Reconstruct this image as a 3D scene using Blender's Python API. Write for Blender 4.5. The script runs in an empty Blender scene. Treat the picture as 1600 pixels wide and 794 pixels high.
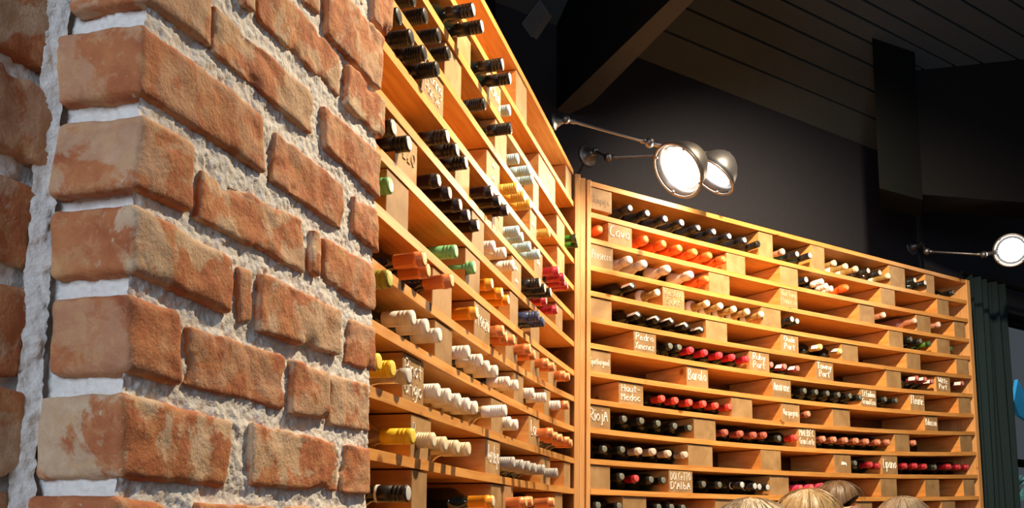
import bpy, bmesh, math, random
import numpy as np
from mathutils import Vector, Matrix, noise as mnoise

random.seed(7)
S = bpy.context.scene
COL = S.collection

# ------------------------------------------------------------------ camera
F, CX, CY, EYE = 1400.0, 800.0, 637.0, 1.5
PITCH, ROLL = math.atan((815 - CY) / F), 0.005
def _rx(a):
    c, s = math.cos(a), math.sin(a); return np.array([[1, 0, 0], [0, c, -s], [0, s, c]])
def _rz(a):
    c, s = math.cos(a), math.sin(a); return np.array([[c, -s, 0], [s, c, 0], [0, 0, 1]])
RCAM = _rx(math.pi / 2 + PITCH) @ _rz(ROLL)
cam_d = bpy.data.cameras.new('camera'); cam = bpy.data.objects.new('camera', cam_d); COL.objects.link(cam)
cam.matrix_world = Matrix.Translation((0, 0, EYE)) @ Matrix(RCAM.tolist()).to_4x4()
cam_d.sensor_width = 36; cam_d.lens = 36 * F / 1600; cam_d.shift_y = (CY - 397) / 1600
cam_d.clip_start = 0.02; cam_d.clip_end = 100
S.camera = cam
# ------------------------------------------------------------------ world, exposure
W = bpy.data.worlds.new('world'); S.world = W; W.use_nodes = True
W.node_tree.nodes['Background'].inputs[0].default_value = (0.78, 0.86, 1.0, 1)
W.node_tree.nodes['Background'].inputs[1].default_value = 0.055
S.view_settings.view_transform = 'Standard'; S.view_settings.look = 'None'
S.view_settings.gamma = 1; S.view_settings.exposure = 0.40; S.view_settings.use_curve_mapping = False
# ------------------------------------------------------------------ lights (assumed off-frame sources; spots of the built lamps are made with the lamps)
def spot(name, loc, target, watt, col, size_deg, radius=0.06, blend=0.6):
    l = bpy.data.lights.new(name, 'SPOT'); l.energy = watt; l.color = col
    l.spot_size = math.radians(size_deg); l.spot_blend = blend; l.shadow_soft_size = radius
    o = bpy.data.objects.new(name, l); COL.objects.link(o); o.location = loc
    o.rotation_euler = (Vector(target) - Vector(loc)).to_track_quat('-Z', 'Y').to_euler()
    return o
def area(name, loc, target, watt, col, sx, sy):
    l = bpy.data.lights.new(name, 'AREA'); l.shape = 'RECTANGLE'; l.size = sx; l.size_y = sy; l.energy = watt; l.color = col
    o = bpy.data.objects.new(name, l); COL.objects.link(o); o.location = loc
    o.rotation_euler = (Vector(target) - Vector(loc)).to_track_quat('-Z', 'Y').to_euler()
    return o
WARM = (1.0, 0.78, 0.52)
area('assumed_daylight_fill', (-0.9, -2.6, 2.6), (-0.3, 1.2, 1.8), 64, (0.72, 0.84, 1.0), 1.6, 1.6)  # assumed daylight from behind the camera; bare area light, no window built there
spot('assumed_spot_far', (1.40, 2.80, 3.62), (1.60, 4.35, 2.0), 410, WARM, 112, 0.05, 1.0)  # assumed unseen source lighting the far rack; bare spot without any lamp fixture
spot('assumed_spot_side', (0.98, 1.95, 3.72), (-0.10, 2.05, 1.95), 360, WARM, 88, 0.045, 1.0)  # also assumed: off-frame spot for the side rack and pier, no lamp built

# ------------------------------------------------------------------ pixel -> place helpers (photograph is 1600 x 794)
EYEV = np.array([0, 0, EYE])
def ray(x, y): return RCAM @ np.array([(x - CX) / F, -(y - CY) / F, -1.0])
def proj(P):
    c = RCAM.T @ (np.asarray(P, float) - EYEV); return CX + F * c[0] / -c[2], CY - F * c[1] / -c[2]
def on_y(x, y, Y):
    r = ray(x, y); return Vector((r * (Y / r[1]) + EYEV).tolist())
def on_z(x, y, z):
    r = ray(x, y); return Vector((r * ((z - EYE) / r[2]) + EYEV).tolist())
class Frame:                       # a vertical plane: s runs along it, p stands off it, z is up
    def __init__(self, O, d):
        self.O = np.array(O, float); d = np.array(d, float); self.d = d / np.linalg.norm(d)
        self.n = np.array([self.d[1], -self.d[0]])
    def P(self, s, p, z):
        q = self.O + self.d * s + self.n * p; return Vector((q[0], q[1], z))
    def hit(self, x, y, p=0.0):
        r = ray(x, y); O = self.O + self.n * p
        t = (self.n @ O) / (self.n @ r[:2]); q = r[:2] * t
        return float((q - O) @ self.d), float(r[2] * t + EYE)
FR = Frame((0.311, 3.547), (2.369, 1.599))       # front of the rack on the far wall
FL = Frame((-0.251, 1.610), (0.492, 1.895))      # front of the rack on the side wall
FB = Frame((-0.352, 0.800), (0.2756, 0.9613))    # face of the brick pier

# ------------------------------------------------------------------ mesh helpers
class MB:
    def __init__(self): self.v = []; self.f = []; self.m = []
    def add(self, vs, fs, mi=0):
        b = len(self.v); self.v += [tuple(v) for v in vs]; self.f += [tuple(b + i for i in f) for f in fs]; self.m += [mi] * len(fs)
    def hexa(self, c, mi=0, front=None):      # 8 corners: 4 of the bottom ring, 4 of the top ring
        fs = [(0, 3, 2, 1), (4, 5, 6, 7), (0, 1, 5, 4), (1, 2, 6, 5), (2, 3, 7, 6), (3, 0, 4, 7)]
        b = len(self.v); self.v += [tuple(v) for v in c]
        for k, f in enumerate(fs):
            self.f.append(tuple(b + i for i in f)); self.m.append(front if (front is not None and k == 2) else mi)
    def box(self, fr, s0, s1, p0, p1, z0, z1, mi=0, front=None):
        P = fr.P
        self.hexa([P(s0, p1, z0), P(s1, p1, z0), P(s1, p0, z0), P(s0, p0, z0),
                   P(s0, p1, z1), P(s1, p1, z1), P(s1, p0, z1), P(s0, p0, z1)], mi, front)
    def tube(self, pts, r, n=8, cap=True):
        pts = [Vector(p) for p in pts]; b = len(self.v); rr = r if isinstance(r, (list, tuple)) else [r] * len(pts)
        for i, p in enumerate(pts):
            t = (pts[min(i + 1, len(pts) - 1)] - pts[max(i - 1, 0)]).normalized()
            a = t.orthogonal().normalized(); c = t.cross(a)
            for k in range(n):
                w = 2 * math.pi * k / n; self.v.append(tuple(p + (a * math.cos(w) + c * math.sin(w)) * rr[i]))
        for i in range(len(pts) - 1):
            for k in range(n):
                self.f.append((b + i * n + k, b + i * n + (k + 1) % n, b + (i + 1) * n + (k + 1) % n, b + (i + 1) * n + k)); self.m.append(0)
        if cap:
            self.f.append(tuple(b + k for k in range(n))[::-1]); self.m.append(0)
            e = b + (len(pts) - 1) * n; self.f.append(tuple(e + k for k in range(n))); self.m.append(0)
    def lathe(self, prof, n=24, mi=0):        # profile [(x along +X, radius)]
        b = len(self.v)
        for x, r in prof:
            for k in range(n):
                w = 2 * math.pi * k / n; self.v.append((x, r * math.cos(w), r * math.sin(w)))
        for i in range(len(prof) - 1):
            for k in range(n):
                self.f.append((b + i * n + k, b + i * n + (k + 1) % n, b + (i + 1) * n + (k + 1) % n, b + (i + 1) * n + k)[::-1]); self.m.append(mi)
        if prof[0][1] > 1e-4: self.f.append(tuple(b + k for k in range(n))); self.m.append(mi)
        e = b + (len(prof) - 1) * n
        if prof[-1][1] > 1e-4: self.f.append(tuple(e + k for k in range(n))[::-1]); self.m.append(mi)
    def sphere(self, c, r, n=12, m=8):
        c = Vector(c); b = len(self.v)
        for i in range(m + 1):
            th = math.pi * i / m
            for k in range(n):
                w = 2 * math.pi * k / n
                self.v.append(tuple(c + Vector((math.sin(th) * math.cos(w), math.sin(th) * math.sin(w), math.cos(th))) * r))
        for i in range(m):
            for k in range(n):
                self.f.append((b + i * n + k, b + (i + 1) * n + k, b + (i + 1) * n + (k + 1) % n, b + i * n + (k + 1) % n)); self.m.append(0)
    def mesh(self, name, mats, smooth=False):
        me = bpy.data.meshes.new(name); me.from_pydata(self.v, [], self.f); me.update()
        for m in (mats if isinstance(mats, (list, tuple)) else [mats]): me.materials.append(m)
        me.polygons.foreach_set('material_index', self.m)
        if smooth: me.polygons.foreach_set('use_smooth', [True] * len(me.polygons))
        return me
    def build(self, name, mats, parent=None, smooth=False):
        return link(name, self.mesh(name, mats, smooth), parent)
def link(name, me, parent=None):
    o = bpy.data.objects.new(name, me); COL.objects.link(o)
    if parent is not None: o.parent = parent
    return o
def empty(name, loc=(0, 0, 0)):
    o = bpy.data.objects.new(name, None); COL.objects.link(o); o.location = loc; o.empty_display_size = 0.05; return o
def tag(o, label=None, cat=None, group=None, kind=None):
    if label: o['label'] = label
    if cat: o['category'] = cat
    if group: o['group'] = group
    if kind: o['kind'] = kind
    return o
def bevel(o, w, seg=1):
    m = o.modifiers.new('bevel', 'BEVEL'); m.width = w; m.segments = seg; m.limit_method = 'ANGLE'; return o

# ------------------------------------------------------------------ materials
def nodes(name):
    m = bpy.data.materials.new(name); m.use_nodes = True
    nt = m.node_tree; return m, nt, nt.nodes, nt.links, nt.nodes['Principled BSDF']
def plain(name, col, rough=0.5, metal=0.0, bump=0.0, bscale=60, coat=0.0, var=0.0, spec=0.5):
    m, nt, N, L, B = nodes(name); B.inputs['Specular IOR Level'].default_value = spec
    B.inputs['Base Color'].default_value = (*col, 1); B.inputs['Roughness'].default_value = rough; B.inputs['Metallic'].default_value = metal
    B.inputs['Coat Weight'].default_value = coat
    tx = N.new('ShaderNodeTexNoise'); tx.inputs['Scale'].default_value = bscale; tx.inputs['Detail'].default_value = 4
    tc = N.new('ShaderNodeTexCoord'); L.new(tc.outputs['Object'], tx.inputs['Vector'])
    if bump:
        b = N.new('ShaderNodeBump'); b.inputs['Strength'].default_value = bump; b.inputs['Distance'].default_value = 0.004
        L.new(tx.outputs['Fac'], b.inputs['Height']); L.new(b.outputs['Normal'], B.inputs['Normal'])
    v = var or 0.12
    mx = N.new('ShaderNodeMix'); mx.data_type = 'RGBA'
    mx.inputs[6].default_value = (*[c * (1 - v) for c in col], 1); mx.inputs[7].default_value = (*[min(1, c * (1 + v)) for c in col], 1)
    L.new(tx.outputs['Fac'], mx.inputs[0]); L.new(mx.outputs[2], B.inputs['Base Color'])
    return m
def wood(name, c1, c2, ang, grain=(1.2, 16, 16), rough=0.5, knots=True, scale=5.0):
    m, nt, N, L, B = nodes(name)
    tc = N.new('ShaderNodeTexCoord'); mp = N.new('ShaderNodeMapping'); mp.vector_type = 'POINT'
    rt = N.new('ShaderNodeVectorRotate'); rt.rotation_type = 'Z_AXIS'; rt.inputs['Angle'].default_value = -ang
    L.new(tc.outputs['Object'], rt.inputs['Vector']); L.new(rt.outputs['Vector'], mp.inputs['Vector'])
    mp.inputs['Scale'].default_value = grain
    oi = N.new('ShaderNodeObjectInfo')
    va = N.new('ShaderNodeVectorMath'); va.operation = 'ADD'; L.new(mp.outputs['Vector'], va.inputs[0])
    cb = N.new('ShaderNodeCombineXYZ'); ml = N.new('ShaderNodeMath'); ml.operation = 'MULTIPLY'; ml.inputs[1].default_value = 37
    L.new(oi.outputs['Random'], ml.inputs[0])
    for k in range(3): L.new(ml.outputs[0], cb.inputs[k])
    L.new(cb.outputs[0], va.inputs[1])
    n1 = N.new('ShaderNodeTexNoise'); n1.inputs['Scale'].default_value = scale; n1.inputs['Detail'].default_value = 6; n1.inputs['Distortion'].default_value = 0.6
    L.new(va.outputs[0], n1.inputs['Vector'])
    r = N.new('ShaderNodeValToRGB'); r.color_ramp.elements[0].position = 0.32; r.color_ramp.elements[1].position = 0.68
    r.color_ramp.elements[0].color = (*c2, 1); r.color_ramp.elements[1].color = (*c1, 1)
    L.new(n1.outputs['Fac'], r.inputs['Fac'])
    out = r.outputs['Color']
    if knots:
        vo = N.new('ShaderNodeTexVoronoi'); vo.inputs['Scale'].default_value = 5.5
        L.new(rt.outputs['Vector'], vo.inputs['Vector'])
        rk = N.new('ShaderNodeValToRGB'); rk.color_ramp.elements[0].position = 0.06; rk.color_ramp.elements[1].position = 0.11
        rk.color_ramp.elements[0].color = (0.45, 0.3, 0.2, 1); rk.color_ramp.elements[1].color = (1, 1, 1, 1)
        L.new(vo.outputs['Distance'], rk.inputs['Fac'])
        mu = N.new('ShaderNodeMix'); mu.data_type = 'RGBA'; mu.blend_type = 'MULTIPLY'; mu.inputs[0].default_value = 1
        L.new(out, mu.inputs[6]); L.new(rk.outputs['Color'], mu.inputs[7]); out = mu.outputs[2]
    hv = N.new('ShaderNodeHueSaturation'); mr = N.new('ShaderNodeMapRange'); mr.inputs['To Min'].default_value = 0.86; mr.inputs['To Max'].default_value = 1.1
    L.new(oi.outputs['Random'], mr.inputs['Value']); L.new(mr.outputs['Result'], hv.inputs['Value']); L.new(out, hv.inputs['Color'])
    L.new(hv.outputs['Color'], B.inputs['Base Color']); B.inputs['Roughness'].default_value = rough
    b = N.new('ShaderNodeBump'); b.inputs['Strength'].default_value = 0.15; b.inputs['Distance'].default_value = 0.002
    L.new(n1.outputs['Fac'], b.inputs['Height']); L.new(b.outputs['Normal'], B.inputs['Normal'])
    return m
AR = math.atan2(FR.d[1], FR.d[0]); AL = math.atan2(FL.d[1], FL.d[0])
PINE1, PINE2 = (0.76, 0.385, 0.105), (0.60, 0.25, 0.05)
M_SHELF = {'R': wood('pine_shelf_far', PINE1, PINE2, AR), 'L': wood('pine_shelf_side', PINE1, PINE2, AL)}
M_BLOCK = {'R': wood('pine_block_far', (0.74, 0.36, 0.10), (0.58, 0.24, 0.05), AR, (9, 1.5, 9)), 'L': wood('pine_block_side', (0.74, 0.36, 0.10), (0.58, 0.24, 0.05), AL, (9, 1.5, 9))}
M_END = {k: wood('end_grain_' + k, (0.45, 0.28, 0.125), (0.32, 0.18, 0.07), a, (7, 7, 7), 0.65, False, 2.2) for k, a in (('R', AR), ('L', AL))}
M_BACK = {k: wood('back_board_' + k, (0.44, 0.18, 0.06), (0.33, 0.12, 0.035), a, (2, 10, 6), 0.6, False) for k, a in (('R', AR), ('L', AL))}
M_CHALK = plain('white_marker', (0.93, 0.90, 0.84), 0.8)
M_CHALK2 = plain('faded_marker', (0.58, 0.45, 0.30), 0.85)
M_WALL = plain('charcoal_paint', (0.028, 0.029, 0.037), 0.8, bump=0.1, bscale=40, spec=0.15)
M_CEIL = plain('grey_painted_board', (0.072, 0.094, 0.106), 0.8, spec=0.1)
M_BEAM = plain('beam_lit_grey', (0.060, 0.066, 0.070), 0.8, spec=0.15)  # beam underside as lamplight shows it; the speaker casing borrows it
M_DARK = plain('black_paint', (0.007, 0.008, 0.008), 0.9, spec=0.03)
M_GROOVE = plain('groove_black', (0.02, 0.02, 0.02), 0.9)
M_METAL = plain('brushed_lamp_metal', (0.30, 0.285, 0.27), 0.4, 0.9)
M_DKMETAL = plain('graphite_lamp_metal', (0.14, 0.14, 0.15), 0.4, 0.85)
M_FLOOR = wood('floor_oak', (0.22, 0.13, 0.07), (0.15, 0.08, 0.04), 0, (1, 8, 8))
def emit(name, col, st):
    m, nt, N, L, B = nodes(name); B.inputs['Base Color'].default_value = (*col, 1)
    B.inputs['Emission Color'].default_value = (*col, 1); B.inputs['Emission Strength'].default_value = st; return m
M_BULB = emit('lit_lamp_lens', (1.0, 0.93, 0.82), 14)

def brick_mat():
    m, nt, N, L, B = nodes('fired_brick')
    tc = N.new('ShaderNodeTexCoord'); oi = N.new('ShaderNodeObjectInfo')
    cb = N.new('ShaderNodeCombineXYZ'); ml = N.new('ShaderNodeMath'); ml.operation = 'MULTIPLY'; ml.inputs[1].default_value = 23.7
    L.new(oi.outputs['Random'], ml.inputs[0])
    for k in range(3): L.new(ml.outputs[0], cb.inputs[k])
    va = N.new('ShaderNodeVectorMath'); L.new(tc.outputs['Object'], va.inputs[0]); L.new(cb.outputs[0], va.inputs[1])
    def noise(scale, det=6, dist=0.0):
        n = N.new('ShaderNodeTexNoise'); n.inputs['Scale'].default_value = scale; n.inputs['Detail'].default_value = det
        n.inputs['Distortion'].default_value = dist; n.inputs['Roughness'].default_value = 0.62; L.new(va.outputs[0], n.inputs['Vector']); return n
    def ramp(src, stops):
        r = N.new('ShaderNodeValToRGB'); e = r.color_ramp.elements
        while len(e) < len(stops): e.new(0.5)
        for i, (p, c) in enumerate(stops): e[i].position = p; e[i].color = (*c, 1)
        L.new(src, r.inputs['Fac']); return r
    base = ramp(noise(16, 8).outputs['Fac'], [(0.25, (0.27, 0.072, 0.030)), (0.42, (0.46, 0.145, 0.055)), (0.58, (0.57, 0.215, 0.082)), (0.75, (0.66, 0.36, 0.16))])
    lime = ramp(noise(13, 9, 0.35).outputs['Fac'], [(0.48, (0, 0, 0)), (0.525, (1, 1, 1))])
    limec = ramp(noise(45, 5).outputs['Fac'], [(0.3, (0.56, 0.37, 0.23)), (0.7, (0.78, 0.62, 0.43))])
    amt = N.new('ShaderNodeMath'); amt.operation = 'MULTIPLY'; L.new(lime.outputs['Color'], amt.inputs[0])
    mr = N.new('ShaderNodeMapRange'); mr.inputs['To Min'].default_value = 0.25; mr.inputs['To Max'].default_value = 0.92
    L.new(oi.outputs['Random'], mr.inputs['Value']); L.new(mr.outputs['Result'], amt.inputs[1])
    mx = N.new('ShaderNodeMix'); mx.data_type = 'RGBA'; L.new(amt.outputs[0], mx.inputs[0]); L.new(base.outputs['Color'], mx.inputs[6]); L.new(limec.outputs['Color'], mx.inputs[7])
    mot = ramp(noise(48, 7, 0.5).outputs['Fac'], [(0.52, (0, 0, 0)), (0.60, (0.35, 0.35, 0.35))])
    mx3 = N.new('ShaderNodeMix'); mx3.data_type = 'RGBA'; L.new(mot.outputs['Color'], mx3.inputs[0]); L.new(mx.outputs[2], mx3.inputs[6]); mx3.inputs[7].default_value = (0.68, 0.42, 0.20, 1); mx = mx3
    sp = ramp(noise(70, 3).outputs['Fac'], [(0.70, (0, 0, 0)), (0.74, (1, 1, 1))])
    mx2 = N.new('ShaderNodeMix'); mx2.data_type = 'RGBA'; L.new(sp.outputs['Color'], mx2.inputs[0]); L.new(mx.outputs[2], mx2.inputs[6]); mx2.inputs[7].default_value = (0.66, 0.52, 0.36, 1)
    L.new(mx2.outputs[2], B.inputs['Base Color']); B.inputs['Roughness'].default_value = 0.85
    n4 = noise(190, 7); n5 = noise(60, 4)
    ad = N.new('ShaderNodeMath'); ad.operation = 'ADD'; L.new(n4.outputs['Fac'], ad.inputs[0]); L.new(n5.outputs['Fac'], ad.inputs[1])
    b = N.new('ShaderNodeBump'); b.inputs['Strength'].default_value = 0.6; b.inputs['Distance'].default_value = 0.003
    L.new(ad.outputs[0], b.inputs['Height']); L.new(b.outputs['Normal'], B.inputs['Normal'])
    return m
M_BRICK = brick_mat()
M_MORTAR = plain('lime_mortar', (0.84, 0.82, 0.78), 0.95, bump=0.45, bscale=190, var=0.14)

# ------------------------------------------------------------------ the setting
WOFF = -0.37                                     # walls behind the racks
def struct(o, label=None): return tag(o, label, None, None, 'structure')
m = MB(); m.v = [(-6, -5, 0), (8, -5, 0), (8, 9, 0), (-6, 9, 0)]; m.f = [(0, 1, 2, 3)]; m.m = [0]
struct(m.build('floor', M_FLOOR))
ZC = FR.hit(1180, 161, WOFF)[1]                  # ceiling line on the far wall
WIN_S0 = FR.hit(1570, 600, WOFF)[0]; WIN_S1 = WIN_S0 + 1.5; WIN_Z = FR.hit(1590, 492, WOFF)[1]
m = MB()
m.box(FR, -0.55, WIN_S0, WOFF - 0.2, WOFF, 0, ZC + 0.02); m.box(FR, WIN_S0, WIN_S1, WOFF - 0.2, WOFF, WIN_Z, ZC + 0.02); m.box(FR, WIN_S1, WIN_S1 + 1.2, WOFF - 0.2, WOFF, 0, ZC + 0.02)
struct(m.build('wall_back', M_WALL), 'dark charcoal wall above and behind the bottle rack')
m = MB(); m.box(FL, -0.2, 2.45, WOFF - 0.2, WOFF, 0, 5.2)
struct(m.build('wall_left', M_WALL), 'dark charcoal wall behind the side rack')
# sloping boarded ceiling: boards run along the far wall and climb into the room
ceil = struct(empty('ceiling', FR.P(0, 0, ZC)), 'grey boarded ceiling sloping up from the far wall')
SL = 0.5; us = [0, .15, .275, .385, .475, .555, .625, .72, .82, .92, 1.02, 1.12, 1.22, 1.32, 1.42]
inv = Matrix.Translation(FR.P(0, 0, ZC)).inverted()
def ceil_piece(name, s0, s1, u0, u1, dz0, dz1, mat):
    mb = MB(); c = []
    for dz in (dz0, dz1):
        for s, u in ((s0, u1), (s1, u1), (s1, u0), (s0, u0)): c.append(FR.P(s, WOFF + u, ZC + SL * u + dz))
    mb.hexa(c); o = mb.build(name, mat); o.parent = ceil; o.matrix_parent_inverse = inv; return o
S_COL = FR.hit(1364, 150, WOFF + 0.15)[0]
for a, b in zip(us[:-1], us[1:]):
    ceil_piece('ceiling_board', -0.3, 5.2, a + (0.011 if a else 0), b, 0.0, 0.02, M_CEIL)
ceil_piece('ceiling_lining', -0.5, 5.3, -0.2, 1.6, 0.026, 0.06, M_GROOVE)
# boxed-in duct hanging from the ceiling to the right of the boards
def duct(name, x0, x1, Y0, Y1, zb, mat, label):
    a, b = on_y(x0, 150, Y0), on_y(x1, 150, Y1); w = Vector((a.x, a.y, 0)).normalized() * 0.3
    a.z = b.z = zb; up_ = Vector((0, 0, 5.4 - zb)); mb = MB(); mb.hexa([a, b, b + w, a + w, a + up_, b + up_, b + w + up_, a + w + up_])
    struct(mb.build(name, mat), label)
duct('trim_1', 1367, 1433, 4.45, 4.62, 3.22, M_DARK, 'black boxed duct hanging from the boarded ceiling')
duct('trim_3', 1433, 1760, 4.75, 5.0, 3.30, plain('ceiling_gloom_charcoal', (0.013, 0.013, 0.014), 0.9, spec=0.05), 'added charcoal box standing in for dim ceiling over the curtain')  # added box, its dark colour stands in for ceiling boards in gloom
# bulkhead over the rack corner
ZB = 3.38
A, Bp, Cp = on_z(860, 181, ZB), on_z(873, 186, ZB), on_z(925, 161, ZB)
D1, D2 = on_z(1047, 0, ZB), on_z(1085, 0, ZB)
D1 = A + (D1 - A) * 1.8; D2 = Cp + (D2 - Cp) * 1.8
ring = [A, D1, D2, Cp, Bp]; up = Vector((0, 0, 1.6))
bulk = struct(empty('trim_2', A), 'dark bulkhead beam over the corner of the racks'); invb = Matrix.Translation(A).inverted()
m = MB(); m.v = [tuple(p) for p in ring] + [tuple(p + up) for p in ring]; n = 5
m.f = [tuple(range(n))[::-1], tuple(range(n, 2 * n))] + [(i, (i + 1) % n, n + (i + 1) % n, n + i) for i in range(n)]; m.m = [1] + [0] * (n + 1)
o = m.build('beam_casing', [M_DARK, M_BEAM]); o.parent = bulk; o.matrix_parent_inverse = invb  # underside grey, sides black: lamplight and shade put into the face colours
# small framed grille hung on the bulkhead
q = [(817, 37), (844, 2), (855, 20), (831, 57)]
pw = [on_y(x, y, 3.1) for x, y in q]
g = tag(empty('wall_speaker', pw[0]), 'small grey boxed speaker with pale rim hung high on the dark bulkhead', 'speaker'); invg = Matrix.Translation(pw[0]).inverted()
back = Vector((0.02, 0.03, 0.005))
m = MB(); m.hexa([p + back for p in pw] + pw); o = m.build('casing', M_BEAM); o.parent = g; o.matrix_parent_inverse = invg
m = MB()
for i in (0, 1, 3): m.tube([pw[i], pw[(i + 1) % 4]], 0.004, 6)
o = m.build('rim', M_CEIL); o.parent = g; o.matrix_parent_inverse = invg

# ------------------------------------------------------------------ window, curtain
win = struct(empty('window_1', FR.P(WIN_S0, WOFF, 0)), 'tall window beside the dark curtain'); invw = Matrix.Translation(FR.P(WIN_S0, WOFF, 0)).inverted()
def wpart(name, mb, mat):
    o = mb.build(name, mat); o.parent = win; o.matrix_parent_inverse = invw; return o
M_GLASS = None
mg, nt, N, L, B = nodes('window_glass'); B.inputs['Transmission Weight'].default_value = 1; B.inputs['Roughness'].default_value = 0.0; B.inputs['IOR'].default_value = 1.02; B.inputs['Base Color'].default_value = (0.92, 0.97, 0.97, 1)
for z0, z1 in ((0.05, 1.9), (1.95, WIN_Z - 0.05)):
    m = MB(); m.box(FR, WIN_S0 + 0.05, WIN_S1 - 0.05, WOFF - 0.105, WOFF - 0.1, z0, z1); wpart('pane', m, mg)
for a in ((WIN_S0, WIN_S0 + .05, 0, WIN_Z), (WIN_S1 - .05, WIN_S1, 0, WIN_Z)):
    m = MB(); m.box(FR, a[0], a[1], WOFF - 0.13, WOFF - 0.07, a[2], a[3]); wpart('frame_stile', m, M_DARK)
for z0, z1 in ((0, .05), (1.9, 1.95), (WIN_Z - .05, WIN_Z)):
    m = MB(); m.box(FR, WIN_S0 + .05, WIN_S1 - .05, WOFF - 0.13, WOFF - 0.07, z0, z1); wpart('frame_rail', m, M_DARK)
# outside: pale house front, blue banner, clipped shrub
m = MB(); m.box(FR, WIN_S0 - 1.5, WIN_S1 + 3, -3.2, -3.0, 0, 6)
fac = m.build('house_front', plain('grey_render', (0.52, 0.52, 0.50), 0.9, bump=0.2)); tag(fac, 'pale grey rendered house front seen through the window', 'building')
pb = FR.hit(1591, 628, -1.2)
m = MB(); cs = [(-.07, .0), (.02, .20), (.16, .05), (.14, -.16), (.0, -.12)]
m.v = [tuple(FR.P(pb[0] + a, -1.2, pb[1] + b)) for a, b in cs] + [tuple(FR.P(pb[0] + a, -1.23, pb[1] + b)) for a, b in cs]
m.f = [tuple(range(5)), tuple(range(9, 4, -1))] + [(i, i + 5, (i + 1) % 5 + 5, (i + 1) % 5) for i in range(5)]; m.m = [0] * len(m.f)
tag(m.build('banner', plain('cyan_cloth', (0.03, 0.42, 0.75), 0.6)), 'bright blue pointed banner outside the window', 'banner')
m = MB(); rnd = random.Random(3); c0 = FR.P(FR.hit(1600, 720, -1.6)[0], -1.6, 0)
for i in range(700):
    a = rnd.uniform(0, 6.28); rr = 0.55 * math.sqrt(rnd.random()); z = rnd.uniform(0.9, 1.95)
    p = c0 + Vector((rr * math.cos(a), rr * math.sin(a), z)); u = Vector((rnd.gauss(0, 1), rnd.gauss(0, 1), rnd.gauss(0, 1))).normalized() * 0.05; w = u.orthogonal().normalized() * 0.025
    m.add([p - u, p + w, p + u, p - w], [(0, 1, 2, 3)])
sh = empty('shrub', c0); tag(sh, 'leafy blue-green shrub outside the window', 'shrub'); o = m.build('foliage', plain('shrub_leaf', (0.10, 0.26, 0.20), 0.6)); o.parent = sh; o.matrix_parent_inverse = Matrix.Translation(c0).inverted(); o['kind'] = 'stuff'
m = MB(); m.tube([c0, c0 + Vector((0, 0, 1.4))], 0.03); o = m.build('stem', plain('shrub_bark', (0.1, 0.07, 0.05), 0.9)); o.parent = sh; o.matrix_parent_inverse = Matrix.Translation(c0).inverted()
area('street_daylight', tuple(FR.P(WIN_S0 + 1.5, -1.0, 5.2)), tuple(FR.P(WIN_S0 + 1.2, -3.0, 2.0)), 95, (0.85, 0.93, 1.0), 3, 2)
# curtain
cs0 = FR.hit(1521, 620, -0.2)[0]; cs1 = FR.hit(1574, 620, -0.2)[0]; cz = FR.hit(1545, 441, -0.2)[1]
m = MB(); nseg = 90
for k, z in enumerate((0.02, 0.6, 1.2, 1.8, 2.4, cz)):
    for i in range(nseg + 1):
        t = i / nseg; s = cs0 + (cs1 - cs0) * t * (1 + 0.04 * (cz - z))
        m.v.append(tuple(FR.P(s, -0.2 + 0.032 * math.sin(t * 26 + 0.35 * k) + 0.012 * math.sin(t * 61), z)))
for k in range(5):
    for i in range(nseg): a = k * (nseg + 1) + i; m.f.append((a, a + 1, a + nseg + 2, a + nseg + 1)); m.m.append(0)
cur = empty('curtain', FR.P(cs0, -0.2, 0)); tag(cur, 'heavy dark teal curtain hanging in folds beside the rack end', 'curtain')
o = m.build('drape', plain('dark_teal_cloth', (0.020, 0.036, 0.042), 0.9, bump=0.3, bscale=300, spec=0.1), smooth=True); o.parent = cur; o.matrix_parent_inverse = Matrix.Translation(FR.P(cs0, -0.2, 0)).inverted()
sd = o.modifiers.new('solid', 'SOLIDIFY'); sd.thickness = 0.004
m = MB(); m.tube([FR.P(cs0 - 0.05, -0.2, cz + 0.01), FR.P(cs1 + 0.3, -0.2, cz + 0.01)], 0.014, 10); o = m.build('curtain_rail', M_DARK); o.parent = cur; o.matrix_parent_inverse = Matrix.Translation(FR.P(cs0, -0.2, 0)).inverted()
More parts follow.
